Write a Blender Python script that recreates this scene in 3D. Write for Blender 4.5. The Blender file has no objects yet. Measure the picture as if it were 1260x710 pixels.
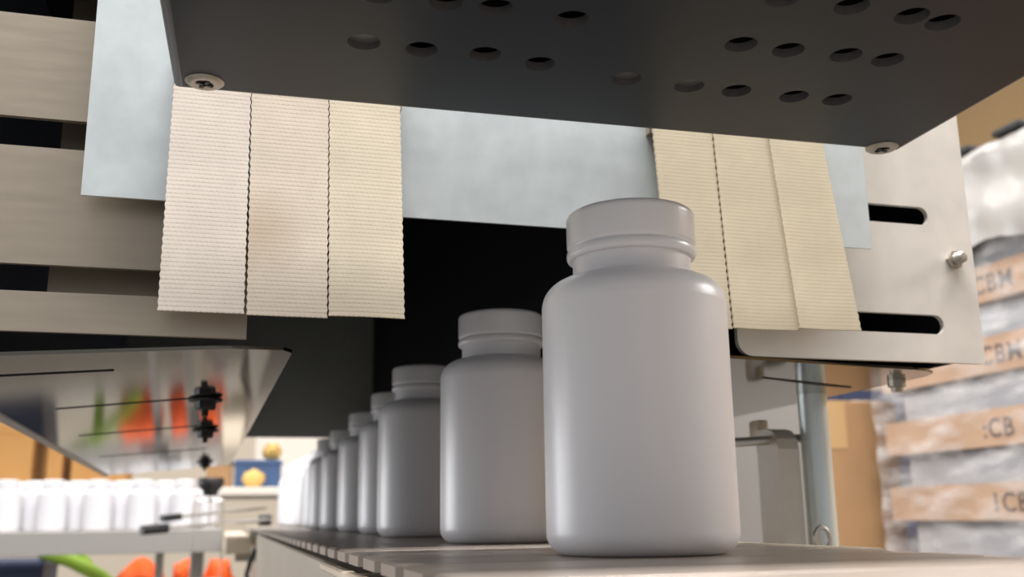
import bpy, bmesh, math, random
from mathutils import Vector, Matrix

random.seed(7)
PI = math.pi
SC = bpy.context.scene
COL = SC.collection
EYE = 0.91            # camera height above the floor; everything below is built relative to the lens

# ---------------------------------------------------------------- camera
YAW, PITCH, ROLL = 0.277612766, 0.224810587, -0.0128665861
cy, sy, cp, sp = math.cos(YAW), math.sin(YAW), math.cos(PITCH), math.sin(PITCH)
fw = Vector((sy * cp, cy * cp, sp)); r0 = Vector((cy, -sy, 0)); u0 = r0.cross(fw)
cr, sr = math.cos(ROLL), math.sin(ROLL)
rt = cr * r0 + sr * u0; up = -sr * r0 + cr * u0
cam = bpy.data.cameras.new('camera')
camo = bpy.data.objects.new('camera', cam); COL.objects.link(camo)
camo.matrix_world = Matrix(((rt.x, up.x, -fw.x, 0), (rt.y, up.y, -fw.y, 0), (rt.z, up.z, -fw.z, EYE), (0, 0, 0, 1)))
cam.sensor_width = 36.0
cam.lens = 36.0 * 1228.65 / 1260.0
cam.clip_start = 0.01
cam.dof.use_dof = True
cam.dof.focus_distance = 0.35
cam.dof.aperture_fstop = 15.0
SC.camera = camo

# ---------------------------------------------------------------- world, lamps, exposure
SC.view_settings.view_transform = 'Standard'
SC.view_settings.look = 'None'
SC.view_settings.gamma = 1.0
SC.view_settings.use_curve_mapping = False
SC.view_settings.exposure = 0.0
w = bpy.data.worlds.new('warehouse_air'); SC.world = w; w.use_nodes = True
bg = w.node_tree.nodes['Background']
bg.inputs[0].default_value = (0.97, 0.98, 1.0, 1); bg.inputs[1].default_value = 0.44


def area(name, loc, target, sx, sy_, power, color=(1, 1, 1)):
    l = bpy.data.lights.new(name, 'AREA'); l.shape = 'RECTANGLE'; l.size = sx; l.size_y = sy_
    l.energy = power; l.color = color
    o = bpy.data.objects.new(name, l); COL.objects.link(o)
    o.location = (loc[0], loc[1], loc[2] + EYE)
    d = Vector(target) - Vector(loc)
    o.rotation_euler = d.to_track_quat('-Z', 'Y').to_euler()
    return o


area('ceiling_lamp', (0.1, -0.12, 2.2), (0.1, -0.12, 0.0), 2.4, 0.5, 192, (1.0, 0.98, 0.96))
area('ceiling_lamp', (-0.6, 2.5, 2.6), (-0.6, 2.5, 0.0), 1.6, 1.4, 60, (1.0, 0.97, 0.94))
area('ceiling_lamp', (1.3, 1.1, 2.6), (1.3, 1.1, 0.0), 1.2, 1.0, 8, (1.0, 0.96, 0.9))
area('ceiling_lamp', (-0.4, 5.4, 2.8), (-0.4, 5.4, 0.0), 3.0, 1.6, 75, (1.0, 0.97, 0.92))
area('right_fill', (2.9, 0.15, 1.5), (0.1, 0.3, 0.05), 1.2, 0.8, 50, (1.0, 0.98, 0.95))  # added fill, no lamp seen there; brightens the nearest bottle's right edge
area('left_fill', (-2.9, 2.7, 0.2), (0.1, 0.6, 0.0), 1.8, 1.6, 72, (0.97, 0.98, 1.0))  # added fill, no door seen there; lights the tunnel bottles from the left


# ---------------------------------------------------------------- materials
def lin(c):
    return tuple((x / 255 / 12.92) if x / 255 <= .04045 else ((x / 255 + .055) / 1.055) ** 2.4 for x in c) + (1,)


def mat(name, rgb, rough=.5, metal=0.0, noise=0.0, nscale=20.0, stretch=(1, 1, 1), bump=0.0, bscale=None, rvar=0.0,
        spec=None, rgb2=None, coat=0.0):
    m = bpy.data.materials.new(name); m.use_nodes = True
    nt = m.node_tree; b = nt.nodes['Principled BSDF']
    c = lin(rgb)
    b.inputs['Base Color'].default_value = c
    b.inputs['Roughness'].default_value = rough; b.inputs['Metallic'].default_value = metal
    if spec is not None: b.inputs['Specular IOR Level'].default_value = spec
    if coat: b.inputs['Coat Weight'].default_value = coat
    if noise or bump or rvar:
        tc = nt.nodes.new('ShaderNodeTexCoord'); mp = nt.nodes.new('ShaderNodeMapping')
        mp.inputs['Scale'].default_value = stretch
        nt.links.new(tc.outputs['Object'], mp.inputs['Vector'])
        n = nt.nodes.new('ShaderNodeTexNoise'); n.inputs['Scale'].default_value = nscale
        n.inputs['Detail'].default_value = 5; n.inputs['Roughness'].default_value = .6
        nt.links.new(mp.outputs[0], n.inputs['Vector'])
        if noise:
            rmp = nt.nodes.new('ShaderNodeValToRGB')
            c2 = lin(rgb2) if rgb2 else tuple(x * (1 - noise) for x in c[:3]) + (1,)
            rmp.color_ramp.elements[0].position = .3; rmp.color_ramp.elements[0].color = c2
            rmp.color_ramp.elements[1].position = .7; rmp.color_ramp.elements[1].color = c
            nt.links.new(n.outputs['Fac'], rmp.inputs[0]); nt.links.new(rmp.outputs[0], b.inputs['Base Color'])
        if rvar:
            mr = nt.nodes.new('ShaderNodeMapRange'); mr.inputs['To Min'].default_value = max(0, rough - rvar)
            mr.inputs['To Max'].default_value = rough + rvar
            nt.links.new(n.outputs['Fac'], mr.inputs['Value']); nt.links.new(mr.outputs[0], b.inputs['Roughness'])
        if bump:
            n2 = n
            if bscale:
                n2 = nt.nodes.new('ShaderNodeTexNoise'); n2.inputs['Scale'].default_value = bscale
                nt.links.new(mp.outputs[0], n2.inputs['Vector'])
            bp = nt.nodes.new('ShaderNodeBump'); bp.inputs['Strength'].default_value = bump
            bp.inputs['Distance'].default_value = .002
            nt.links.new(n2.outputs['Fac'], bp.inputs['Height']); nt.links.new(bp.outputs[0], b.inputs['Normal'])
    return m


def weave(name, rgb, rgb2, stain=None):
    m = bpy.data.materials.new(name); m.use_nodes = True
    nt = m.node_tree; b = nt.nodes['Principled BSDF']; L = nt.links.new
    tc = nt.nodes.new('ShaderNodeTexCoord'); sx = nt.nodes.new('ShaderNodeSeparateXYZ'); L(tc.outputs['Object'], sx.inputs[0])
    def mth(op, a, b_=None):
        q = nt.nodes.new('ShaderNodeMath'); q.operation = op
        for k_, v_ in ((0, a), (1, b_)):
            if v_ is None: continue
            if hasattr(v_, 'links'): L(v_, q.inputs[k_])
            else: q.inputs[k_].default_value = v_
        return q.outputs[0]
    zr = mth('MULTIPLY', sx.outputs['Z'], 1000 / 1.62)
    row = mth('FLOOR', zr)
    fz = mth('ABSOLUTE', mth('SUBTRACT', mth('FRACT', zr), .5))            # 0 on the rib, .5 in the groove
    gz = mth('SMOOTH_MIN', mth('MAXIMUM', mth('MULTIPLY', mth('SUBTRACT', fz, .25), 4), 0), 1)
    xr = mth('ADD', mth('MULTIPLY', sx.outputs['X'], 1000 / 1.9), mth('MULTIPLY', row, .37))
    fx = mth('ABSOLUTE', mth('SUBTRACT', mth('FRACT', xr), .5))
    dash = mth('ADD', mth('MULTIPLY', fx, 1.7), .12)
    cxn = nt.nodes.new('ShaderNodeCombineXYZ'); L(mth('MULTIPLY', sx.outputs['X'], 260), cxn.inputs['X']); L(mth('MULTIPLY', row, 7.3), cxn.inputs['Y'])
    wn = nt.nodes.new('ShaderNodeTexNoise'); wn.inputs['Scale'].default_value = 1.0; L(cxn.outputs[0], wn.inputs['Vector'])
    fac = mth('MULTIPLY', mth('MULTIPLY', gz, dash), mth('ADD', mth('MULTIPLY', wn.outputs['Fac'], 1.9), -.05))
    br = nt.nodes.new('ShaderNodeMix'); br.data_type = 'RGBA'; L(fac, br.inputs['Factor'])
    br.inputs['A'].default_value = lin(rgb); br.inputs['B'].default_value = lin(rgb2)
    out = br.outputs['Result']
    n = nt.nodes.new('ShaderNodeTexNoise'); n.inputs['Scale'].default_value = 45; n.inputs['Detail'].default_value = 4
    L(tc.outputs['Object'], n.inputs['Vector'])
    mr = nt.nodes.new('ShaderNodeMapRange'); mr.inputs['From Min'].default_value = .35; mr.inputs['From Max'].default_value = .7
    mr.inputs['To Min'].default_value = .9; mr.inputs['To Max'].default_value = 1.03
    L(n.outputs['Fac'], mr.inputs['Value'])
    mx = nt.nodes.new('ShaderNodeMix'); mx.data_type = 'RGBA'; mx.blend_type = 'MULTIPLY'; mx.inputs['Factor'].default_value = 1
    L(out, mx.inputs['A']); L(mr.outputs[0], mx.inputs['B']); out = mx.outputs['Result']
    if stain:                                    # a scorch mark with a place of its own on the strip
        ds = nt.nodes.new('ShaderNodeVectorMath'); ds.operation = 'DISTANCE'; ds.inputs[1].default_value = stain
        L(tc.outputs['Object'], ds.inputs[0])
        m2 = nt.nodes.new('ShaderNodeMapRange'); m2.inputs['From Min'].default_value = .002; m2.inputs['From Max'].default_value = .02
        m2.inputs['To Min'].default_value = .35; m2.inputs['To Max'].default_value = 0
        L(ds.outputs['Value'], m2.inputs['Value'])
        mx2 = nt.nodes.new('ShaderNodeMix'); mx2.data_type = 'RGBA'; L(m2.outputs[0], mx2.inputs['Factor'])
        L(out, mx2.inputs['A']); mx2.inputs['B'].default_value = lin((150, 118, 78)); out = mx2.outputs['Result']
    L(out, b.inputs['Base Color'])
    b.inputs['Roughness'].default_value = .8; b.inputs['Specular IOR Level'].default_value = .25
    bp = nt.nodes.new('ShaderNodeBump'); bp.inputs['Strength'].default_value = .16; bp.inputs['Distance'].default_value = .0002
    bp.invert = True
    L(fac, bp.inputs['Height']); L(bp.outputs[0], b.inputs['Normal'])
    return m


M = {}
M['bottle'] = mat('white_plastic', (226, 225, 229), .32, spec=.5)
M['cap'] = mat('white_cap_plastic', (228, 228, 231), .26, spec=.5)
M['galv'] = mat('galvanised_sheet', (208, 215, 217), .45, .55, noise=.12, nscale=60, rvar=.06, bump=.03)
M['steel'] = mat('brushed_stainless', (180, 168, 152), .4, .8, noise=.08, nscale=30, stretch=(1, 1, 9), rvar=.06)  # left plate's browner reflections put into the colour of the stainless
M['steel_lit'] = mat('lit_scuffed_stainless', (222, 216, 208), .48, .5, noise=.1, nscale=45, rvar=.08, bump=.05)  # same stainless, scuffed; brighter reflections on the right put into its colour
M['polish'] = mat('polished_stainless', (116, 113, 105), .075, 1.0, noise=.06, nscale=6, bump=.012)
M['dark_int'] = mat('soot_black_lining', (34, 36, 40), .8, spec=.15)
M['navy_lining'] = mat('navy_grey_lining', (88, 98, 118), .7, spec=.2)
M['dark_grey'] = mat('dark_grey_lining', (172, 176, 172), .6, spec=.3, noise=.2, nscale=8)
M['hood'] = mat('charcoal_powder_coat', (27, 32, 42), .45, spec=.35, bump=.02, bscale=900)
M['hood_edge'] = mat('lit_grey_edge', (88, 88, 90), .4, spec=.5)  # grey above the coat; on the hole rims it paints in caught light
M['screw'] = mat('zinc_screw', (176, 168, 158), .42, .75)
M['black'] = mat('black_rubber', (22, 22, 24), .5)
M['chain'] = mat('worn_acetal_slat', (158, 146, 136), .35, .25, noise=.2, nscale=50, stretch=(1, 4, 1), rvar=.12)
M['frame'] = mat('painted_beige_frame', (176, 166, 152), .45, .2, noise=.1, nscale=12)
M['wear'] = mat('cream_wear_strip', (222, 206, 184), .4)
M['pipe'] = mat('zinc_plated_pipe', (214, 224, 226), .3, .45)
M['alu'] = mat('grey_table_steel', (176, 172, 168), .4, .5)
M['rod'] = mat('steel_rod', (200, 196, 190), .3, .9)
M['card'] = mat('brown_cardboard', (168, 133, 97), .9, spec=.2, noise=.1, nscale=14)
M['card2'] = mat('tan_carton', (178, 134, 82), .9, spec=.2, noise=.1, nscale=10)
M['card3'] = mat('pale_cardboard', (192, 156, 126), .9, spec=.2, noise=.08, nscale=14)
M['tape'] = mat('packing_tape', (186, 152, 108), .35)
M['print'] = mat('grey_ink', (98, 78, 70), .8, spec=.1)
M['navy'] = mat('navy_plastic', (40, 52, 84), .5)
M['blue'] = mat('blue_plastic', (62, 88, 130), .5)
M['yellow'] = mat('yellow_bag', (226, 188, 110), .6)
M['orange'] = mat('orange_cloth', (255, 100, 22), .7, noise=.2, nscale=14)
M['green'] = mat('lime_webbing', (150, 186, 58), .6)
M['white_card'] = mat('white_carton', (232, 226, 216), .7)
M['floor'] = mat('grey_concrete', (112, 109, 104), .55, noise=.15, nscale=3)
M['wall'] = mat('cream_wall_paint', (232, 220, 202), .8, noise=.04, nscale=2)
M['wall_tan'] = mat('tan_wall_paint', (190, 156, 112), .8, noise=.05, nscale=2)
M['wood'] = mat('pallet_wood', (176, 140, 98), .8, noise=.25, nscale=6, stretch=(1, 8, 1))
M['pack'] = mat('shrink_wrapped_pack', (188, 186, 186), .3, spec=.6, noise=.3, nscale=3, rgb2=(150, 152, 160), bump=.15, bscale=14)
M['film_white'] = mat('crumpled_white_film', (176, 172, 167), .3, spec=.6, bump=.5, bscale=18)


def film_mat():
    m = bpy.data.materials.new('clear_stretch_film'); m.use_nodes = True
    nt = m.node_tree; L = nt.links.new; out = nt.nodes['Material Output']; b = nt.nodes['Principled BSDF']
    b.inputs['Base Color'].default_value = lin((226, 222, 220)); b.inputs['Roughness'].default_value = .22
    tc = nt.nodes.new('ShaderNodeTexCoord'); mp = nt.nodes.new('ShaderNodeMapping'); mp.inputs['Scale'].default_value = (4, 5, 16)
    n = nt.nodes.new('ShaderNodeTexNoise'); n.inputs['Scale'].default_value = 2.2; n.inputs['Detail'].default_value = 4
    L(tc.outputs['Object'], mp.inputs[0]); L(mp.outputs[0], n.inputs['Vector'])
    mr = nt.nodes.new('ShaderNodeMapRange'); mr.inputs['From Min'].default_value = .42; mr.inputs['From Max'].default_value = .72
    mr.inputs['To Min'].default_value = .08; mr.inputs['To Max'].default_value = .55
    L(n.outputs['Fac'], mr.inputs['Value'])
    tr = nt.nodes.new('ShaderNodeBsdfTransparent'); mx = nt.nodes.new('ShaderNodeMixShader')
    L(mr.outputs[0], mx.inputs[0]); L(tr.outputs[0], mx.inputs[1]); L(b.outputs[0], mx.inputs[2]); L(mx.outputs[0], out.inputs[0])
    bp = nt.nodes.new('ShaderNodeBump'); bp.inputs['Strength'].default_value = .6; bp.inputs['Distance'].default_value = .01
    L(n.outputs['Fac'], bp.inputs['Height']); L(bp.outputs[0], b.inputs['Normal'])
    return m


M['film'] = film_mat()


# ---------------------------------------------------------------- mesh helpers (coordinates relative to the lens)
def BM(): return bmesh.new()


def box(bm, x0, x1, y0, y1, z0, z1, rot=None):
    vs = [bm.verts.new((x, y, z)) for z in (z0, z1) for y in (y0, y1) for x in (x0, x1)]
    for f in ((0, 2, 3, 1), (4, 5, 7, 6), (0, 1, 5, 4), (2, 6, 7, 3), (0, 4, 6, 2), (1, 3, 7, 5)):
        bm.faces.new([vs[i] for i in f])
    if rot:
        c = Vector(((x0 + x1) / 2, (y0 + y1) / 2, (z0 + z1) / 2))
        bmesh.ops.rotate(bm, verts=vs, cent=c, matrix=rot)
    return vs


def bevel(bm, w_, seg=2):
    bmesh.ops.bevel(bm, geom=list(bm.edges), offset=w_, segments=seg, affect='EDGES', profile=.5, clamp_overlap=True)


def lathe(bm, prof, n=48, c=(0, 0, 0), axis='z'):
    rings = []
    for r, z in prof:
        if r < 1e-6:
            rings.append([bm.verts.new((0, 0, z))])
        else:
            rings.append([bm.verts.new((r * math.cos(2 * PI * i / n), r * math.sin(2 * PI * i / n), z)) for i in range(n)])
    for a, b in zip(rings, rings[1:]):
        for i in range(n):
            j = (i + 1) % n
            if len(a) == 1 and len(b) == 1: continue
            if len(a) == 1: bm.faces.new((a[0], b[j], b[i]))
            elif len(b) == 1: bm.faces.new((a[i], a[j], b[0]))
            else: bm.faces.new((a[i], a[j], b[j], b[i]))
    vs = [v for r in rings for v in r]
    if axis == 'y': bmesh.ops.rotate(bm, verts=vs, cent=(0, 0, 0), matrix=Matrix.Rotation(PI / 2, 3, 'X'))
    if axis == '-z': bmesh.ops.rotate(bm, verts=vs, cent=(0, 0, 0), matrix=Matrix.Rotation(PI, 3, 'X'))
    bmesh.ops.translate(bm, verts=vs, vec=c)
    return vs


def tube(bm, pts, r, n=10, cap=True):
    pts = [Vector(p) for p in pts]; rings = []
    prev = None
    for i, p in enumerate(pts):
        t = (pts[min(i + 1, len(pts) - 1)] - pts[max(i - 1, 0)]).normalized()
        a = prev if prev else (Vector((0, 0, 1)) if abs(t.z) < .9 else Vector((1, 0, 0)))
        a = (a - t * a.dot(t)).normalized(); prev = a; b = t.cross(a)
        rings.append([bm.verts.new(p + r * (math.cos(2 * PI * k / n) * a + math.sin(2 * PI * k / n) * b)) for k in range(n)])
    for A, B in zip(rings, rings[1:]):
        for k in range(n):
            bm.faces.new((A[k], A[(k + 1) % n], B[(k + 1) % n], B[k]))
    if cap:
        bm.faces.new(rings[0][::-1]); bm.faces.new(rings[-1])


def plate(bm, outer, holes, thick, to3):
    """flat sheet with holes: 2-D loops filled, thickened; to3(u, v, w) gives the place in space"""
    es = []
    for loop in [outer] + holes:
        vs = [bm.verts.new((p[0], p[1], 0)) for p in loop]
        es += [bm.edges.new((vs[i], vs[(i + 1) % len(vs)])) for i in range(len(vs))]
    bmesh.ops.triangle_fill(bm, use_beauty=True, use_dissolve=False, edges=es)
    fs = list(bm.faces)
    ext = bmesh.ops.extrude_face_region(bm, geom=fs)
    nv = [e for e in ext['geom'] if isinstance(e, bmesh.types.BMVert)]
    bmesh.ops.translate(bm, verts=nv, vec=(0, 0, thick))
    for v in bm.verts: v.co = Vector(to3(*v.co))
    bmesh.ops.recalc_face_normals(bm, faces=list(bm.faces))


def rrect(x0, x1, z0, z1, r=(0, 0, 0, 0), n=6):
    """rounded rectangle loop; radii for the corners (x1,z1) (x0,z1) (x0,z0) (x1,z0)"""
    out = []
    for (cx, cz, rr, a0) in ((x1, z1, r[0], 0), (x0, z1, r[1], 90), (x0, z0, r[2], 180), (x1, z0, r[3], 270)):
        sx = -1 if cx == x1 else 1; sz = -1 if cz == z1 else 1
        if rr < 1e-6: out.append((cx, cz)); continue
        for i in range(n + 1):
            a = math.radians(a0 + 90 * i / n)
            out.append((cx + sx * rr + rr * math.cos(a), cz + sz * rr + rr * math.sin(a)))
    return out


def circle(cx, cy_, r, n=24):
    return [(cx + r * math.cos(2 * PI * i / n), cy_ + r * math.sin(2 * PI * i / n)) for i in range(n)]


def wpos(o):
    p = Vector(o.location)
    while o.parent: o = o.parent; p += o.location
    return p


def obj(name, bm, m, parent=None, smooth=False, origin=None):
    """one mesh object; its origin goes to the foot of its bounds, its parent's place is taken off"""
    xs = [v.co.x for v in bm.verts]; ys = [v.co.y for v in bm.verts]; zs = [v.co.z for v in bm.verts]
    o0 = Vector(origin) if origin else Vector(((min(xs) + max(xs)) / 2, (min(ys) + max(ys)) / 2, min(zs)))
    bmesh.ops.translate(bm, verts=list(bm.verts), vec=-o0)
    bmesh.ops.recalc_face_normals(bm, faces=list(bm.faces))
    me = bpy.data.meshes.new(name); bm.to_mesh(me); bm.free()
    me.materials.append(m)
    if smooth:
        me.shade_smooth()
        try: me.set_sharp_from_angle(angle=math.radians(40))
        except Exception: pass
    o = bpy.data.objects.new(name, me); COL.objects.link(o)
    if parent is not None:
        o.parent = parent; o.location = o0 - wpos(parent)
    else:
        o.location = o0
    return o


def thing(name, label, cat, loc=(0, 0, 0), group=None):
    o = bpy.data.objects.new(name, None); COL.objects.link(o); o.empty_display_size = .05
    o.location = loc
    return tag(o, label, cat, group)


def tag(o, label, cat, group=None):
    o['label'] = label; o['category'] = cat
    if group: o['group'] = group
    return o


def struct(name, bm, m):
    o = obj(name, bm, m); o['kind'] = 'structure'; return o


def dup(root, loc, rotz=0.0, label=None, group=None):
    r = root.copy(); COL.objects.link(r); r.location = loc; r.rotation_euler = (0, 0, rotz)
    if label: r['label'] = label
    if group: r['group'] = group
    elif 'group' in r: del r['group']
    for ch in list(root.children):
        c = ch.copy(); COL.objects.link(c); c.parent = r
        for g in ch.children:
            d = g.copy(); COL.objects.link(d); d.parent = c
    return r


# ================================================================ SETTING
FLOOR = -EYE
bm = BM(); box(bm, -4.5, 3.6, -4, 7.1, FLOOR - .05, FLOOR); struct('floor', bm, M['floor'])
bm = BM(); box(bm, -4.5, 3.6, 7.0, 7.1, FLOOR, 4.0); struct('wall_back', bm, M['wall'])
bm = BM(); box(bm, 3.5, 3.6, -4, 7.0, FLOOR, 4.0); struct('wall_right', bm, M['wall_tan'])

# ================================================================ CONVEYOR
CT = -.0115                                   # top of the chain
CX0, CX1 = .0437, .1955
conv = thing('conveyor', 'long beige slat-chain conveyor carrying the row of white bottles through the tunnel', 'conveyor', (.12, .7, FLOOR))


def slat_bm(y):
    b = BM(); p = .0381; g = .0011
    y0, y1 = y + g / 2, y + p - g / 2; c = .006
    out = [(CX0, y0 + c), (CX0 + c, y0), (CX1 - c, y0), (CX1, y0 + c), (CX1, y1 - c), (CX1 - c, y1), (CX0 + c, y1), (CX0, y1 - c)]
    lo = [b.verts.new((x, yy, CT - .004)) for x, yy in out]; md = [b.verts.new((x, yy, CT - .0008)) for x, yy in out]
    k = .0008
    tp = [b.verts.new((x + (k if x < .1 else -k), yy + (k if yy < (y0 + y1) / 2 else -k), CT)) for x, yy in out]
    b.faces.new(tp); b.faces.new(lo[::-1])
    for A, B in ((lo, md), (md, tp)):
        for i in range(8): b.faces.new((A[i], A[(i + 1) % 8], B[(i + 1) % 8], B[i]))
    return b


first = obj('slat', slat_bm(-.12), M['chain'], conv)
for k in range(1, 63):
    s = first.copy(); COL.objects.link(s); s.parent = conv
    s.location = first.location + Vector((0, .0381 * k, 0))
bm = BM(); box(bm, CX0 + .012, CX1 - .012, -.12, 2.28, CT - .012, CT - .0045); obj('chain_track', bm, M['black'], conv)
bm = BM(); box(bm, CX0 + .0035, CX0 + .012, -.12, 1.5, -.13, CT - .008); bevel(bm, .001, 1); obj('side_rail', bm, M['frame'], conv)
bm = BM(); box(bm, CX1 - .012, CX1 - .0035, -.12, 1.5, -.13, CT - .008); bevel(bm, .001, 1); obj('side_rail', bm, M['frame'], conv)
bm = BM(); box(bm, .004, CX0 - .004, 1.56, 2.268, -.048, -.022); bevel(bm, .002, 1); obj('transfer_plate', bm, M['wear'], conv)
bm = BM(); box(bm, .020, CX0 + .014, 1.6, 1.64, -.06, -.048); obj('plate_bracket', bm, M['frame'], conv)
bm = BM(); box(bm, CX0 + .012, CX1 - .012, 1.5, 2.28, -.10, CT - .013); obj('outfeed_beam', bm, M['frame'], conv)
bm = BM(); box(bm, CX0 - .001, CX0 + .0035, -.12, .47, -.022, -.0185); bevel(bm, .0008, 1); o = obj('wear_strip', bm, M['wear'], conv)
bm = BM(); box(bm, CX1 + .001, CX1 + .005, .28, .62, CT - .010, CT + .0005); o = obj('wear_strip', bm, M['wear'], conv)
bm = BM(); box(bm, CX1 - .0035, CX1 + .001, .28, .62, CT - .012, CT - .006); obj('strip_bracket', bm, M['frame'], conv)
for y in (-.05, 1.36):
    for x in (CX0 + .016, CX1 - .046):
        bm = BM(); box(bm, x, x + .03, y - .02, y + .02, FLOOR, CT - .012); obj('leg', bm, M['frame'], conv)
for x in (CX0 + .02, CX1 - .05):
    bm = BM(); box(bm, x, x + .03, 2.2, 2.24, FLOOR, -.095); obj('leg', bm, M['frame'], conv)

# ================================================================ BOTTLES
def arc(cx, cz, r, a0, a1, n):
    return [(cx + r * math.cos(math.radians(a0 + (a1 - a0) * i / n)), cz + r * math.sin(math.radians(a0 + (a1 - a0) * i / n))) for i in range(n + 1)]


def body_profile():
    p = [(0, .0012), (.019, .0012), (.0215, .0004)]
    p += arc(.0225, .0065, .0065, -90, 0, 7)[0:]
    p += [(.029, .02), (.029, .045), (.029, .0752)]
    p += arc(.0200, .0752, .0090, 0, 86, 9)
    p += [(.0196, .0844), (.0188, .0850), (.0188, .0945), (.0, .0945)]
    return p


def cap_profile():
    p = [(.0180, .0906), (.0194, .0908)]
    p += arc(.0192, .0921, .0015, -70, 0, 5) + [(.0207, .0932)]
    p += [(.0203, .0940), (.0198, .0944), (.0199, .0948), (.0205, .0953)]
    p += [(.0206, .0962), (.0206, .1035)]
    p += arc(.0186, .1042, .0020, 0, 90, 5)
    p += [(.0172, .1065), (.0168, .1060), (0, .1060)]
    return p


def make_bottle(label, group=None):
    t = thing('pill_bottle', label, 'bottle', (0, 0, 0), group)
    b = BM(); lathe(b, body_profile(), 64); obj('bottle_body', b, M['bottle'], t, True)
    b = BM(); lathe(b, cap_profile(), 64); obj('cap', b, M['cap'], t, True)
    return t


b1 = make_bottle('largest and nearest white pill bottle, standing in front of the tunnel mouth')
b1.location = (.122, .288, CT)
row = [(.1245, .457, 'white pill bottle directly behind the nearest one, just inside the dark tunnel mouth'),
       (.1210, .635, 'third white bottle in the conveyor row, half hidden by the two bigger ones'),
       (.1268, .775, 'fourth white bottle in the conveyor row, its cap against the black lining'),
       (.1270, .925, 'fifth white bottle in the conveyor row, its cap near the grey end plate'),
       (.1280, 1.11, 'sixth white bottle in the conveyor row, deep in the tunnel'),
       (.1260, 1.245, 'seventh white bottle in the conveyor row, under the grey end plate'),
       (.1330, 1.43, 'last shaded white bottle in the conveyor row, just past the grey end plate')]
for i, (x, y, lb) in enumerate(row):
    dup(b1, (x, y, CT), .7 * i, lb)
G1 = 'lit bottles queued on the conveyor beyond the tunnel'
QW = ['first', 'second', 'third', 'fourth', 'fifth', 'sixth', 'last']
for i, (x, y) in enumerate(((.134, 1.60), (.132, 1.662), (.130, 1.724), (.127, 1.786), (.125, 1.848), (.124, 1.910), (.127, 1.975))):
    dup(b1, (x, y, CT), i, QW[i] + ' brightly lit white bottle queued on the conveyor beyond the tunnel exit', G1)

# ================================================================ HEAT TUNNEL
tun = thing('heat_tunnel', 'steel shrink tunnel with cream curtain strips around its dark mouth, spanning the conveyor', 'machine', (.12, .8, FLOOR))
D = .375
XZ = lambda y: (lambda u, v, w_: (u, y + w_, v))
# galvanised front sheet
bm = BM(); plate(bm, rrect(-.0555, .2763, .1160, .34), [], .0012, XZ(D)); obj('front_sheet', bm, M['galv'], tun)
# slotted side plates, left and right of the mouth
slot = lambda x0, x1, z0, z1, l, r: rrect(x0, x1, z0, z1, (r, l, l, r))
bm = BM(); plate(bm, rrect(-.30, .0051, .0672, .34), [slot(-.26, -.012, .1372, .1488, .0055, .0055), slot(-.26, -.012, .0820, .0921, .005, .005), slot(-.26, -.012, .1905, .2020, .0055, .0055)], .0025, XZ(D + .012)); obj('slotted_plate', bm, M['steel'], tun)
bm = BM(); plate(bm, rrect(.2125, .3412, .0672, .34, (0, 0, .007, .002)), [slot(.225, .3178, .1333, .1422, .0044, .0044), slot(.225, .3202, .0804, .0896, .0045, .0045), slot(.225, .3178, .187, .196, .0044, .0044)], .0025, XZ(D + .012))
o = obj('slotted_plate', bm, M['steel_lit'], tun); o['label'] = 'brighter lit scuffed steel plate with two black slots'
# spacer strip joins sheet and plates
for x in (-.05, .27):
    bm = BM(); box(bm, x - .004, x + .004, D + .0012, D + .012, .30, .338); obj('spacer', bm, M['steel'], tun)
# adjusting plate glimpsed through the left slots
bm = BM(); box(bm, -.0705, -.002, D + .040, D + .042, .0745, .30); obj('adjusting_plate', bm, M['steel'], tun)


# woven curtain strips with frayed (zig-zag) edges
def flap_bm(x0t, x1t, x0b, x1b, zb, y, zt=.175, yb=0.0, pitch=.00162, fray=.0002, belly=0.0):
    b = BM(); n = int((zt - zb) / pitch)
    rows = []
    for i in range(n + 1):
        t = i / n; z = zb + (zt - zb) * t
        k = (z - zb) / (.157 - zb)
        f = fray if i % 2 else -fray
        xa = x0b + (x0t - x0b) * k + f; xb = x1b + (x1t - x1b) * k - f
        yy = y + yb * (1 - min(k, 1)) ** 2
        r_ = []
        for j in range(5):
            s_ = j / 4
            r_.append(b.verts.new((xa + (xb - xa) * s_, yy + belly * math.sin(PI * s_) * (1 - min(k, 1)), z)))
        rows.append(r_)
    for A, B in zip(rows, rows[1:]):
        for j in range(4): b.faces.new((A[j], A[j + 1], B[j + 1], B[j]))
    ext = bmesh.ops.extrude_face_region(b, geom=list(b.faces))
    bmesh.ops.translate(b, verts=[e for e in ext['geom'] if isinstance(e, bmesh.types.BMVert)], vec=(0, .0012, 0))
    return b


W = [weave('woven_strip_pinkish', (228, 218, 208), (188, 170, 152)),
     weave('woven_strip_scorched', (226, 214, 198), (184, 165, 142), stain=(-.0115, 0, .032)),
     weave('woven_strip_cream', (226, 215, 194), (184, 167, 141)),
     weave('woven_strip_yellowed', (206, 194, 170), (188, 174, 148))]
FY = D - .0065
flaps = [((-.0257, .0023, -.0261, .0036, .0732), W[0], .000, 0, 'pinkish-white strip at the far left'),
         ((.0027, .0317, .0046, .0335, .0729), W[1], .0, 0, 'strip with a brown scorch mark beside the slit'),
         ((.0321, .0598, .0341, .0625, .0738), W[2], .0, -.001, 'cream strip bordering the mouth on the left'),
         ((.1688, .1964, .1735, .2002, .0752), W[3], .0, .001, 'yellowed strip behind the nearest bottle'),
         ((.1969, .2238, .2008, .2318, .0756), W[3], -.0005, .001, 'middle strip of the right-hand three'),
         ((.2236, .2506, .2312, .2612, .0765), W[3], -.0014, .001, 'slanting strip at the far right')]
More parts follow.
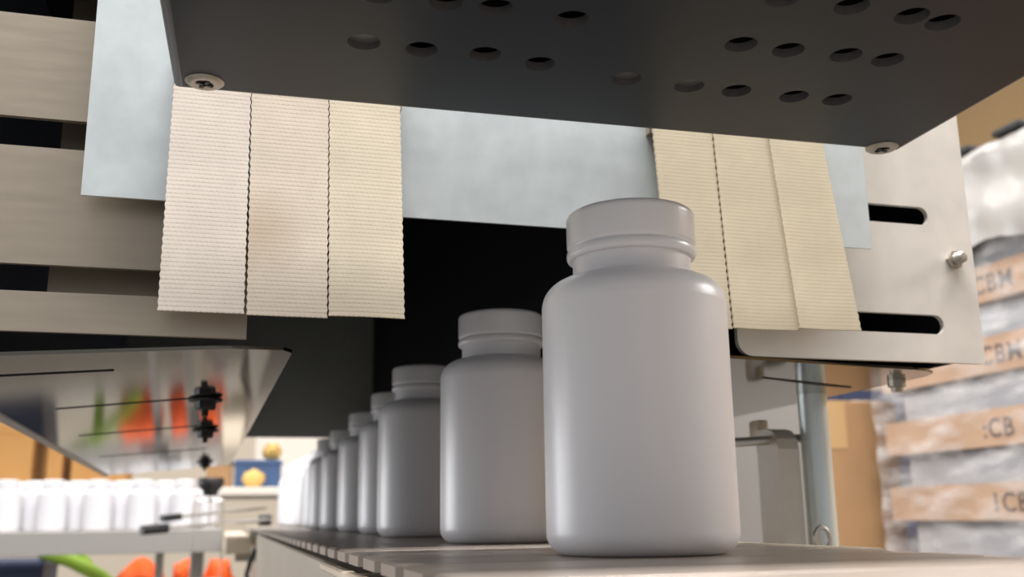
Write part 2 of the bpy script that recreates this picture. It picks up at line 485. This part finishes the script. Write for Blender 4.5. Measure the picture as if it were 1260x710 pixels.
for (a, b_, c, d, zb), m_, dy, belly, lb in flaps:
    o = obj('curtain_strip', flap_bm(a, b_, c, d, zb, FY + dy, belly=belly), m_, tun, True); o['label'] = lb
bm = BM(); box(bm, -.026, .061, D - .0035, D, .160, .176); obj('clamp_bar', bm, M['steel'], tun)
bm = BM(); box(bm, .168, .251, D - .0035, D, .160, .176); obj('clamp_bar', bm, M['steel'], tun)

# lining: right inner wall, outer walls, roof, end plate
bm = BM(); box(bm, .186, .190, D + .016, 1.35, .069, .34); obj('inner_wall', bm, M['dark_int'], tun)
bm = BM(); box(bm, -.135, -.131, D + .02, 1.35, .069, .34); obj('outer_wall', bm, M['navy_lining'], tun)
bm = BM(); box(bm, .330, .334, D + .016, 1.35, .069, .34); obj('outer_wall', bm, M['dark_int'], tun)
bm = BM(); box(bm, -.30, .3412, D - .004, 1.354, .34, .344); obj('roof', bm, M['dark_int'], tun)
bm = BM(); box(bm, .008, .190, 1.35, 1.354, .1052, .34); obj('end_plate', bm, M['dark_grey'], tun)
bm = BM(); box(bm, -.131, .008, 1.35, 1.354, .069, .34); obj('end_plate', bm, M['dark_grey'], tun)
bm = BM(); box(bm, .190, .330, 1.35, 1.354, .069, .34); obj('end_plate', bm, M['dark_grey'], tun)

# left polished tray under the tunnel, tilted a little, its right lip higher
TILT = .07
zt = lambda x: .0664 + TILT * (x - .0238)


def tray_bm(pts, th, zf):
    b = BM()
    lo = [b.verts.new((x, y, zf(x))) for x, y in pts]; hi = [b.verts.new((x, y, zf(x) + th)) for x, y in pts]
    b.faces.new(lo[::-1]); b.faces.new(hi); n = len(pts)
    for i in range(n): b.faces.new((lo[i], lo[(i + 1) % n], hi[(i + 1) % n], hi[i]))
    return b


lt = obj('left_tray', tray_bm([(-.125, .372 + .022), (-.078, .394), (.0, .3965), (.0200, .405), (.0238, .413), (.0049, 1.262), (-.1385, 1.314), (-.118, .58)], .0014, zt), M['polish'], tun)
lt['label'] = 'mirror-like steel tray left of the conveyor'
zs = lambda x: zt(x) - .0004
for (xa, ya, xb, yb, wd) in ((-.11, .445, -.0466, .4401, .0016), (-.088, .573, -.015, .553, .0014), (-.098, .742, -.016, .716, .0016), (-.11, .97, -.018, .95, .002)):
    obj('seam', tray_bm([(xa, ya), (xb, yb), (xb, yb + wd), (xa, ya + wd)], .0003, zs), M['black'], lt)
# rolled left lip of the tray
bm = BM(); tube(bm, [(-.119, .58, zt(-.119)), (-.1385, 1.314, zt(-.1385))], .0022, 8); obj('rolled_lip', bm, M['alu'], lt, True)
# bolts hanging under the tray
for (x, y) in ((-.0122, .558), (-.0151, .748), (-.0224, 1.1576)):
    z = zt(x); b = BM()
    lathe(b, [(0, z), (.0085, z), (.0090, z - .0008), (.0084, z - .0018), (0, z - .0016)], 20, (x, y, 0))
    o = obj('washer', b, M['black'], lt, True)
    b = BM(); lathe(b, [(0, z - .0016), (.0056, z - .0016), (.0056, z - .0050), (.0048, z - .0062), (0, z - .0062)], 6, (x, y, 0)); obj('nut', b, M['black'], o)
    b = BM(); lathe(b, [(0, z - .0062), (.0018, z - .0062), (.0018, z - .009), (.0012, z - .0096), (0, z - .0096)], 12, (x, y, 0)); obj('bolt_end', b, M['black'], o)

# right polished tray
rtp = [(.200, .3845), (.2101, .3855), (.312, .4005), (.3200, .4025), (.3290, .4090), (.3334, .4193), (.3376, .6248), (.338, 1.30), (.200, 1.30)]
rt_ = obj('right_tray', tray_bm(rtp, .0013, lambda x: .0655), M['polish'], tun); rt_['label'] = 'polished tray right of the conveyor'
obj('seam', tray_bm([(.253, .4372), (.3204, .4633), (.3204, .4655), (.300, .4600), (.253, .4390)], .0003, lambda x: .0651), M['black'], rt_)
b = BM(); lathe(b, [(0, .0655), (.0045, .0655), (.0045, .0625), (.0030, .0620), (.0030, .0600), (0, .0598)], 12, (.3290, .437, 0)); obj('nut', b, M['screw'], rt_)
# threaded stud on the right plate
b = BM(); x, z = .3296, .1169; prof = [(0, 0)]
for k in range(6):
    prof += [(.0022, .0004 + k * .0011), (.0028, .0008 + k * .0011), (.0022, .0013 + k * .0011)]
prof += [(.0019, .0075), (0, .0078)]
lathe(b, prof, 20, (x, D + .012, z), 'y'); st = obj('stud', b, M['screw'], tun, True)
b = BM(); lathe(b, [(0, .0), (.0044, 0), (.0044, .0024), (0, .0024)], 6, (x, D + .012, z), 'y'); obj('nut', b, M['screw'], st)
# pipe legs that carry the trays
for (x, y, r_) in ((.3190, .500, .0082), (-.128, .43, .0082), (.3190, 1.25, .0082)):
    zz = .0655 if x > 0 else zt(x)
    b = BM(); lathe(b, [(0, FLOOR), (r_, FLOOR), (r_, zz - .001), (r_, zz), (0, zz)], 28, (x, y, 0)); obj('pipe_leg', b, M['pipe'], tun, True)

# ================================================================ PERFORATED HOOD over the mouth
HZ = .1479
hood = thing('vent_hood', 'black metal box with rows of round vent holes, hanging over the nearest bottle', 'machine', (.1213, .342, HZ))
TH = math.radians(-1.4)
hx = .1456; hy = .165; HH = .018      # half width, depth
def hl(u, v):              # local to world: u along the rear edge, v towards the camera
    return (.1213 + u * math.cos(TH) + v * math.sin(TH), .3425 + u * math.sin(TH) - v * math.cos(TH))
inv = lambda X, Y: ((X - .1213) * math.cos(TH) + (Y - .3425) * math.sin(TH), (X - .1213) * math.sin(TH) - (Y - .3425) * math.cos(TH))
holes_w = [(.0358, .2938), (.0545, .2943), (.0753, .2926), (.0947, .2951), (.0358, .2630), (.0558, .2626), (.0708, .2622), (.0952, .2631),
           (.1275, .2987), (.1514, .2989), (.1697, .2986), (.1926, .2979), (.2097, .2966), (.1537, .2654), (.1708, .2653), (.1914, .2637),
           (.2072, .2634), (.1512, .2355), (.1739, .2347), (.1955, .2353), (.2076, .2365), (.0353, .2330), (.0550, .2325), (.0745, .2332), (.0945, .2328),
           (.1515, .2045), (.1735, .2048), (.1950, .2042)]
R_H = .0053
scr_w = [(-.0135, .3365), (.2563, .3350)]
hl_loops = [circle(*inv(*p), R_H, 28) for p in holes_w]
ins = .0035
b = BM(); plate(b, rrect(-hx + ins, hx - ins, ins, hy - ins), hl_loops, .0032, lambda u, v, w_: (*hl(u, v), HZ + w_))
bp_ = obj('perforated_panel', b, M['hood'], hood)
bp_.data.materials.append(M['hood_edge'])
for p in bp_.data.polygons:                  # punched rims coloured lighter, standing in for light on the hole walls
    if abs(p.normal.z) < .5: p.material_index = 1
# bent sheet walls with a rounded lower edge
prof = [(0, HH), (0, .0036)] + [(.0036 - .0036 * math.cos(math.radians(a)), .0036 - .0036 * math.sin(math.radians(a))) for a in (22, 45, 68, 90)] + [(.0036, .0020), (.0036, HH)]
b = BM(); corners = [(-hx, 0, 1, 1), (hx, 0, -1, 1), (hx, hy, -1, -1), (-hx, hy, 1, -1)]
rings = [[b.verts.new((*hl(cu + su * d, cv + sv * d), HZ + z)) for d, z in prof] for cu, cv, su, sv in corners]
for i in range(4):
    A, B = rings[i], rings[(i + 1) % 4]
    for k in range(len(prof)): b.faces.new((A[k], A[(k + 1) % len(prof)], B[(k + 1) % len(prof)], B[k]))
obj('shell', b, M['hood_edge'], hood, True)
b = BM(); plate(b, rrect(-hx, hx, 0, hy), [], .002, lambda u, v, w_: (*hl(u, v), HZ + HH + w_)); obj('lid', b, M['hood'], hood)
b = BM(); plate(b, rrect(-hx + .004, hx - .004, .004, hy - .004), [], .001, lambda u, v, w_: (*hl(u, v), HZ + .014 + w_)); obj('inner_baffle', b, M['dark_int'], hood)
for X in (.02, .22):
    b = BM(); box(b, X, X + .004, .330, .333, HZ + HH, HZ + .185); box(b, X, X + .004, .333, D - .0003, HZ + .181, HZ + .185); obj('hanger', b, M['steel'], hood)
for (X, Y) in ((.0358, .2938), (.1275, .2987), (.1514, .2989)):      # three blind holes
    b = BM(); lathe(b, [(0, HZ + .0022), (R_H - .0001, HZ + .0022), (R_H - .0001, HZ + .003), (0, HZ + .003)], 28, (X, Y, 0)); obj('hole_plug', b, M['hood_edge'], hood)
# cross-recess screws
for (X, Y) in scr_w:
    b = BM(); n = 40; r_ = .0066
    # head with a recessed cross
    lathe(b, [(0, HZ - .0004), (.0012, HZ - .0004), (.0040, HZ - .0013), (.0056, HZ - .0010), (r_, HZ - .0002), (r_, HZ + .0005), (0, HZ + .0005)], n, (X, Y, 0))
    s_ = obj('screw', b, M['screw'], hood, True)
    b = BM(); a = math.radians(25)
    for rr in (a, a + PI / 2):
        box(b, X - .0030, X + .0030, Y - .0006, Y + .0006, HZ - .00145, HZ - .0006, Matrix.Rotation(rr, 3, 'Z'))
    obj('cross_recess', b, M['black'], s_)

# ================================================================ GUIDE BRACKET right of the conveyor
gb = thing('guide_bracket', 'flat steel bar with rounded top and clamped cross rod, beside the conveyor right edge', 'bracket', (.30, .51, FLOOR))
b = BM()
prof = [(.5, -.10)] + [(.5, .030)] + [(.512 + .012 * math.cos(math.radians(a)), .035 + .012 * math.sin(math.radians(a))) for a in (180, 150, 120, 90)] + [(.524, .047), (.524, -.10)]
lo = [b.verts.new((.2955, y, z)) for y, z in prof]; hi = [b.verts.new((.3085, y, z)) for y, z in prof]
b.faces.new(lo); b.faces.new(hi[::-1])
for i in range(len(prof)): b.faces.new((lo[i], lo[(i + 1) % len(prof)], hi[(i + 1) % len(prof)], hi[i]))
obj('upright_bar', b, M['steel_lit'], gb)  # lighter steel colour stands in for a bright reflection on the front
b = BM(); box(b, .2965, .3075, .503, .521, FLOOR, -.10); obj('foot_post', b, M['steel'], gb)
b = BM(); tube(b, [(.262, .5145, .0385), (.3300, .5075, .0425)], .0026, 14); obj('cross_rod', b, M['rod'], gb, True)
b = BM(); lathe(b, [(0, 0), (.0042, 0), (.0042, .004), (0, .004)], 8, (0, 0, 0), 'y'); bmesh.ops.rotate(b, verts=list(b.verts), cent=(0, 0, 0), matrix=Matrix.Rotation(-PI / 2, 3, 'Z')); bmesh.ops.translate(b, verts=list(b.verts), vec=(.309, .5095, .0413)); obj('clamp_nut', b, M['rod'], gb)
b = BM(); box(b, .2975, .3045, .524, .536, .040, .0535); bevel(b, .0015, 2); o = obj('end_block', b, M['wear'], gb, True); o['label'] = 'small cream block on top'

ep = thing('eye_bolt', 'small bright ring at the right edge of the conveyor, below the galvanised pipe', 'hook', (.2868, .45, CT - .011))
b = BM(); ring = [(.2868 + .0042 * math.cos(2 * PI * i / 24), .45, -.0128 + .0058 * math.sin(2 * PI * i / 24)) for i in range(25)]
tube(b, ring, .0011, 8, False); obj('eye_ring', b, M['rod'], ep, True)
b = BM(); tube(b, [(.2868, .45, -.0186), (.2868, .45, -.05)], .0013, 8); obj('shank', b, M['rod'], ep, True)
b = BM(); box(b, .1945, .2955, .444, .456, -.056, -.050); obj('support_arm', b, M['frame'], ep)

sp_ = thing('side_panel', 'flat grey steel panel behind the guide bracket right of the conveyor', 'panel', (.385, .75, FLOOR))
b = BM(); box(b, .342, .475, .75, .754, -.25, .092); bevel(b, .0008, 1); obj('steel_sheet', b, M['alu'], sp_)
b = BM(); box(b, .37, .40, .754, .784, FLOOR, .04); obj('post', b, M['frame'], sp_)

# ================================================================ COLLECTING TABLE on the left with its bottles
TT = -.0185
tab = thing('collecting_table', 'long grey steel collecting table full of white bottles, left of the conveyor', 'table', (-.55, 2.62, FLOOR))
b = BM(); box(b, -.66, .0, 2.28, 2.56, TT - .004, TT); obj('table_top', b, M['alu'], tab)
b = BM(); box(b, -.66, .0, 2.27, 2.28, TT - .046, TT + .001); bevel(b, .001, 1); obj('front_rim', b, M['alu'], tab)
b = BM(); box(b, -.012, .0, 2.28, 2.56, TT - .046, TT - .004); obj('end_rim', b, M['alu'], tab)
for (x, y) in ((-.127, 2.34), (-.052, 2.36), (-.62, 2.34), (-.62, 2.52), (-.052, 2.52)):
    hw = .008 if x == -.127 else .013
    b = BM(); box(b, x - hw, x + hw, y - .012, y + .012, FLOOR, TT - .004); obj('leg', b, M['alu'], tab)
lb_ = thing('low_bench', 'low grey bench behind the collecting table, carrying the orange sacks and navy crate', 'bench', (-.3, 2.8, FLOOR))
b = BM(); box(b, -.64, .06, 2.63, 3.02, -.25, -.235); bevel(b, .002, 1); obj('bench_top', b, M['alu'], lb_)
for x in (-.6, .02):
    for y in (2.66, 2.98):
        b = BM(); box(b, x - .015, x + .015, y - .015, y + .015, FLOOR, -.25); obj('leg', b, M['alu'], lb_)

G2 = 'bottles crowded on the collecting table'
ORD = ['first', 'second', 'third', 'fourth', 'fifth', 'sixth', 'seventh', 'eighth']
front = second = 0
for r_ in range(4):
    y = 2.32 + r_ * .056
    x = -.520 + (.044 if r_ % 2 else 0)
    while x < -.03:
        jx, jy = random.uniform(-.002, .002), random.uniform(-.003, .002)
        lb = 'white bottle hidden behind the two front rows of the crowd on the collecting table'
        if r_ == 0 and x > -.46:
            lb = ORD[front] + ' front-row white bottle on the collecting table, counted from the left picture edge'; front += 1
        elif r_ == 1 and x > -.46:
            lb = ORD[second] + ' second-row white bottle on the collecting table, counted from the left picture edge'; second += 1
        elif r_ < 2:
            lb = ('front' if r_ == 0 else 'second') + '-row white bottle on the collecting table, cut off beyond the left picture edge'
        dup(b1, (x + jx, y + jy, TT), random.uniform(0, 6), lb, G2)
        x += .088

# guide rods with black tips between tunnel and table
gr = thing('guide_rail', 'pair of thin steel rods with black tips, between the tray and the collecting table', 'rail', (-.02, 1.9, FLOOR))
b = BM(); tube(b, [(-.094, 1.9, .006), (.080, 2.06, .024)], .0030, 10); r1 = obj('rod', b, M['rod'], gr, True)
b = BM(); tube(b, [(-.115, 1.9, -.013), (.088, 2.02, .001)], .0034, 10); r2 = obj('rod', b, M['rod'], gr, True)
b = BM(); tube(b, [(-.104, 1.893, .005), (-.074, 1.919, .008)], .0062, 12); obj('black_tip', b, M['black'], r1, True)
b = BM(); tube(b, [(-.136, 1.890, -.0147), (-.094, 1.914, -.0115)], .0085, 12); obj('black_tip', b, M['black'], r2, True)
b = BM(); box(b, .066, .090, 2.02, 2.07, -.0105, .010); bevel(b, .003, 2); obj('rod_holder', b, M['black'], gr)
b = BM(); tube(b, [(-.0245, 1.93, .048), (-.0245, 1.93, -.006)], .0022, 10); obj('thread', b, M['rod'], gr, True)
b = BM(); lathe(b, [(0, .044), (.012, .044), (.014, .052), (.021, .060), (.023, .064), (.023, .073), (.021, .076), (0, .076)], 24, (-.0245, 1.93, 0)); kn = obj('clamp_knob', b, M['black'], gr, True)
lp = [(-.052, 1.93, -.10), (-.052, 1.93, .030), (-.048, 1.93, .036), (-.004, 1.93, .036), (0, 1.93, .030), (0, 1.93, -.10)]
b = BM(); tube(b, lp, .0016, 8); obj('wire_loop', b, M['rod'], gr, True)
b = BM(); box(b, -.056, .004, 1.924, 1.936, -.11, -.10); obj('loop_base', b, M['frame'], gr)
b = BM(); box(b, -.036, -.016, 1.92, 1.94, FLOOR, -.11); obj('stand', b, M['frame'], gr)

# things on the shelf below the table
def sack_bm(cx, cy_, w_, d, h, seed, z0):
    b = BM(); bmesh.ops.create_icosphere(b, subdivisions=3, radius=1)
    rnd = random.Random(seed); ph = [rnd.uniform(0, 6) for _ in range(6)]
    for v in b.verts:
        n = v.co.normalized()
        q = 1 + .10 * math.sin(5 * n.x + ph[0]) * math.sin(4 * n.z + ph[1]) + .07 * math.sin(9 * n.y + ph[2] + 5 * n.z) + .05 * math.sin(13 * n.x + ph[3])
        v.co = Vector((cx + n.x * q * w_ / 2, cy_ + n.y * q * d / 2, z0 + h / 2 + max(-.96, n.z * q) * h / 2))
    return b


SH = -.235
for (cx, w_, h, lb) in ((-.194, .118, .140, 'crumpled orange sack below the collecting table, leftmost of three'), (-.088, .064, .142, 'narrow orange sack below the collecting table, between the grey legs'),
                        (-.004, .078, .140, 'orange sack below the right end of the collecting table, beside the black cable')):
    tag(obj('orange_sack', sack_bm(cx, 2.78, w_, .13, h, int(cx * -1000), SH), M['orange'], None, True), lb, 'sack', 'orange sacks below the table')
gs = thing('webbing_strap', 'lime green forked strap below the collecting table, leaning on the navy crate', 'strap', (-.31, 2.68, SH))
b = BM(); tube(b, [(-.415, 2.69, -.066), (-.35, 2.68, -.088), (-.28, 2.68, -.126), (-.22, 2.68, -.175), (-.18, 2.68, SH + .017)], .0165, 10); obj('band', b, M['green'], gs, True)
b = BM(); tube(b, [(-.335, 2.70, -.072), (-.31, 2.70, -.10), (-.288, 2.695, -.135), (-.275, 2.695, SH + .012)], .0115, 10); obj('band', b, M['green'], gs, True)
nc = thing('storage_crate', 'dark navy crate below the left end of the collecting table', 'crate', (-.52, 2.8, SH))
b = BM(); box(b, -.63, -.405, 2.66, 2.9, SH, -.085); bevel(b, .008, 2); obj('crate_body', b, M['navy'], nc)
b = BM(); box(b, -.633, -.402, 2.655, 2.905, -.108, -.092); bevel(b, .003, 2); obj('crate_rim', b, M['navy'], nc)

# black cable looping from the conveyor frame
b = BM(); pts = [(.0455, 1.49, -.04), (.040, 1.5, -.055), (.035, 1.5, -.075), (.045, 1.48, -.095), (.05, 1.45, -.13), (.03, 1.45, -.2), (.02, 1.5, -.5), (.0, 1.5, FLOOR + .004), (-.06, 1.5, FLOOR + .004)]
tube(b, pts, .0035, 8); tag(obj('power_cable', b, M['black'], None, True), 'black cable hanging from the end of the conveyor frame', 'cable')

# ================================================================ WORKBENCH with cartons far left
wb = thing('workbench', 'pale workbench behind the collecting table, holding the tan cartons', 'table', (-.6, 3.55, FLOOR))
b = BM(); box(b, -1.7, .32, 3.25, 3.95, .075, .10); bevel(b, .003, 1); obj('bench_top', b, M['white_card'], wb)
for x in (-1.65, .27):
    for y in (3.3, 3.9):
        b = BM(); box(b, x - .025, x + .025, y - .025, y + .025, FLOOR, .075); obj('leg', b, M['alu'], wb)


def carton(x0, x1, y0, y1, z0, z1, label, m_, tape=True, group=None, cat='box'):
    t = thing('carton', label, cat, ((x0 + x1) / 2, (y0 + y1) / 2, z0), group)
    b = BM(); box(b, x0, x1, y0, y1, z0, z1); bevel(b, .003, 1); obj('carton_body', b, m_, t)
    if tape:
        xm = (x0 + x1) / 2; w_ = min(.03, (x1 - x0) * .15)
        b = BM(); box(b, xm - w_, xm + w_, y0 - .0012, y0, z1 - .07, z1 + .0012); box(b, xm - w_, xm + w_, y0, y1, z1, z1 + .0012)
        obj('tape', b, M['tape'], t)
    return t


carton(-.90, -.575, 3.40, 3.70, .10, .262, 'wide tan carton at the far left edge, under the narrower one', M['card2'], False)
carton(-.95, -.565, 3.42, 3.70, .262, .36, 'upper tan carton stacked at the far left edge', M['card2'], False)
carton(-.532, -.488, 3.40, 3.62, .10, .31, 'narrow upright tan carton left of the polished tray', M['card2'], False)
carton(-.462, -.30, 3.40, 3.62, .10, .25, 'tan carton half covered by the left edge of the polished tray', M['card2'], False)
carton(-.06, .022, 3.42, 3.6, .10, .30, 'brown carton right of the polished tray, under the dark end plate', M['card'], False)
bt = thing('blue_bin', 'blue bin on the workbench beyond the tunnel exit', 'bin', (.13, 3.5, .10))
b = BM(); box(b, .03, .175, 3.4, 3.58, .10, .192); bevel(b, .004, 2); obj('bin_body', b, M['blue'], bt)
b = BM(); box(b, .025, .18, 3.395, 3.585, .178, .186); obj('bin_rim', b, M['blue'], bt)
tag(obj('yellow_bag', sack_bm(.088, 3.37, .07, .06, .058, 3, .10), M['yellow'], None, True), 'small yellow bag in front of the blue bin', 'bag')
tag(obj('orange_bag', sack_bm(.148, 3.49, .06, .08, .06, 4, .1935), M['yellow'], None, True), 'amber bag lying on top of the blue bin', 'bag')
carton(.10, .36, 3.7, 3.93, .10, .34, 'white carton behind the blue bin', M['white_card'], False)

# ================================================================ TALL CARTON and navy cabinet behind the pallet stack
tc_ = carton(1.115, 1.272, 1.70, 1.86, FLOOR + .14, .213, 'tall brown carton standing between the galvanised pipe and the wrapped stack', M['card'], False)
b = BM(); box(b, 1.1138, 1.115, 1.74, 1.78, .09, .213); box(b, 1.115, 1.155, 1.6988, 1.70, .12, .213); obj('tape', b, M['tape'], tc_)
b = BM(); box(b, 1.19, 1.25, 1.72, 1.80, .213, .2165); bevel(b, .0005, 1); obj('paper_slip', b, M['white_card'], tc_)
cab = thing('storage_cabinet', 'navy cabinet standing behind the tall brown carton', 'cabinet', (1.8, 2.75, FLOOR))
b = BM(); box(b, 1.74, 2.08, 2.6, 2.72, FLOOR, .36); bevel(b, .004, 1); obj('cabinet_body', b, M['navy'], cab)  # widened to the right; its navy stands in for shade beside the trays
b = BM(); box(b, 1.755, 2.065, 2.592, 2.6, FLOOR + .08, .345); bevel(b, .002, 1); d_ = obj('cabinet_door', b, M['navy'], cab)
b = BM(); box(b, 1.78, 1.792, 2.575, 2.592, -.02, .10); obj('door_handle', b, M['rod'], d_)

# ================================================================ PALLET STACK on the right
SX = 1.2
pl = thing('wooden_pallet', 'wooden pallet under the wrapped stack of trays at the right', 'pallet', (1.42, 1.42, FLOOR))
for i in range(5):
    b = BM(); box(b, 1.10 + i * .14, 1.20 + i * .14, 1.02, 1.90, FLOOR + .12, FLOOR + .14); obj('deck_board', b, M['wood'], pl)
for i in range(3):
    b = BM(); box(b, 1.10, 1.76, 1.04 + i * .38, 1.12 + i * .38, FLOOR, FLOOR + .12); obj('bearer', b, M['wood'], pl)
carton(1.2, 1.6, 1.07, 1.64, FLOOR + .14, -.1337, 'big brown base carton under the stack of trays', M['card'], False)


def text_mesh(s_, size):
    c = bpy.data.curves.new('lettering', 'FONT'); c.body = s_; c.size = size; c.extrude = .0002; c.offset = size * .012; c.space_character = 1.12
    o = bpy.data.objects.new('lettering', c); COL.objects.link(o)
    dg = bpy.context.evaluated_depsgraph_get(); dg.update()
    me = bpy.data.meshes.new_from_object(o.evaluated_get(dg))
    b = BM(); b.from_mesh(me); bpy.data.objects.remove(o); bpy.data.meshes.remove(me); bpy.data.curves.remove(c)
    return b


LAY = [(-.1035, None, 'lowest wrapped tray, almost hidden behind the conveyor'), (.0145, '1CB', 'wrapped tray just above the conveyor edge, lettered at its right end'),
       (.1325, ':CB', 'wrapped tray level with the tall brown carton top, faintly lettered'), (.2505, 'CBM', 'wrapped tray at the lower corner of the slotted steel plate'),
       (.3685, 'CBM', 'wrapped tray beside the threaded stud, lettered in grey'), (.4865, None, 'topmost wrapped tray, under crumpled white film')]
for zc, s_, lb in LAY:
    z0 = zc - .03; dy = random.uniform(-.008, .008); y0, y1 = 1.08 + dy, 1.64 + dy * .4
    t = thing('carton_tray', 'cardboard ' + lb, 'tray', (1.4, 1.36, z0), 'cardboard trays of the wrapped stack')
    b = BM(); box(b, SX, 1.6, y0, y1, z0, z0 + .003)
    box(b, SX, SX + .004, y0, y1, z0 + .003, z0 + .06); box(b, 1.596, 1.6, y0, y1, z0 + .003, z0 + .06)
    box(b, SX + .004, 1.596, y0, y0 + .004, z0 + .003, z0 + .06); box(b, SX + .004, 1.596, y1 - .004, y1, z0 + .003, z0 + .06)
    obj('tray_wall', b, M['card3'], t)
    b = BM(); box(b, SX + .012, 1.588, y0 + .012, y1 - .04, z0 + .004, z0 + .1165); bevel(b, .012, 3); obj('bottle_pack', b, M['pack'], t, True)
    if s_:
        b = text_mesh(s_, .043)
        ystart = 1.372 if zc > .2 else 1.385
        for v in b.verts: v.co = Vector((SX - .0006 - v.co.z, ystart - v.co.x, zc - .0155 + v.co.y))
        obj('printed_lettering', b, M['print'], t)


def crumple(bm_, amp, seed, sc=1.0):
    ph = random.Random(seed); P = [(Vector((ph.uniform(-1, 1), ph.uniform(-1, 1), ph.uniform(-1, 1))) * ph.uniform(20, 80) * sc, ph.uniform(0, 6)) for _ in range(9)]
    for v in bm_.verts:
        s_ = sum(math.sin(v.co.dot(d) + p) for d, p in P) / 9
        v.co.x -= abs(s_) * amp * 2


# clear film around the stack: left face, both ends
b = BM(); NY, NZ = 60, 70
path = [(1.45, 1.655), (1.19, 1.655), (1.19, 1.06), (1.45, 1.06)]
def film_at(t):
    a = min(int(t * 3), 2); f = t * 3 - a
    return (path[a][0] + (path[a + 1][0] - path[a][0]) * f, path[a][1] + (path[a + 1][1] - path[a][1]) * f)
gridv = [[b.verts.new((*film_at(i / NY), -.13 + .70 * j / NZ)) for j in range(NZ + 1)] for i in range(NY + 1)]
for i in range(NY):
    for j in range(NZ): b.faces.new((gridv[i][j], gridv[i + 1][j], gridv[i + 1][j + 1], gridv[i][j + 1]))
crumple(b, .006, 11)
tag(obj('stretch_film', b, M['film'], None, True), 'clear crinkled stretch film around the stack of trays at the right', 'plastic wrap')
# crumpled white film over the top
b = BM(); NY, NZ = 70, 40
def top_at(s_, y):
    d = .160                                     # hangs down this far, then runs over the top
    if s_ < .45: return (1.176, y, .578 - d * (1 - s_ / .45) * (1 + .07 * math.sin(y * 23)))
    return (1.176 + (s_ - .45) / .55 * .36, y, .580)
gridv = [[b.verts.new(top_at(j / NZ, 1.06 + .60 * i / NY)) for j in range(NZ + 1)] for i in range(NY + 1)]
for i in range(NY):
    for j in range(NZ): b.faces.new((gridv[i][j], gridv[i + 1][j], gridv[i + 1][j + 1], gridv[i][j + 1]))
ph = random.Random(5)
for v in b.verts:
    n = math.sin(v.co.y * 41 + 30 * v.co.z) * .5 + math.sin(v.co.y * 17 - 60 * v.co.z + 2) * .5 + math.sin(v.co.y * 83 + v.co.x * 40) * .25
    v.co.x -= .007 * (n + .6) if v.co.z < .577 else 0; v.co.z += .004 * abs(n) + (.003 if v.co.z > .577 else 0)
ext = bmesh.ops.extrude_face_region(b, geom=list(b.faces)); bmesh.ops.translate(b, verts=[e for e in ext['geom'] if isinstance(e, bmesh.types.BMVert)], vec=(.0006, 0, .0006))
tag(obj('film_cover', b, M['film_white'], None, True), 'crumpled white plastic film draped over the top of the wrapped stack', 'plastic wrap')
for i, (ya, yb, lb) in enumerate(((1.365, 1.310, 'dark edge strip on top of the wrapped stack, the one nearer the steel plate'), (1.255, 1.195, 'dark edge strip on top of the wrapped stack, at the right picture edge'))):
    b = BM(); box(b, 1.168, 1.23, yb, ya, .588, .600); bevel(b, .005, 2); tag(obj('edge_protector', b, M['black'], None, True), lb, 'edge protector')

# lift everything from lens height to the floor at zero
for o in list(COL.objects):
    if o.parent is None and o.type in ('MESH', 'EMPTY'):
        o.location.z += EYE
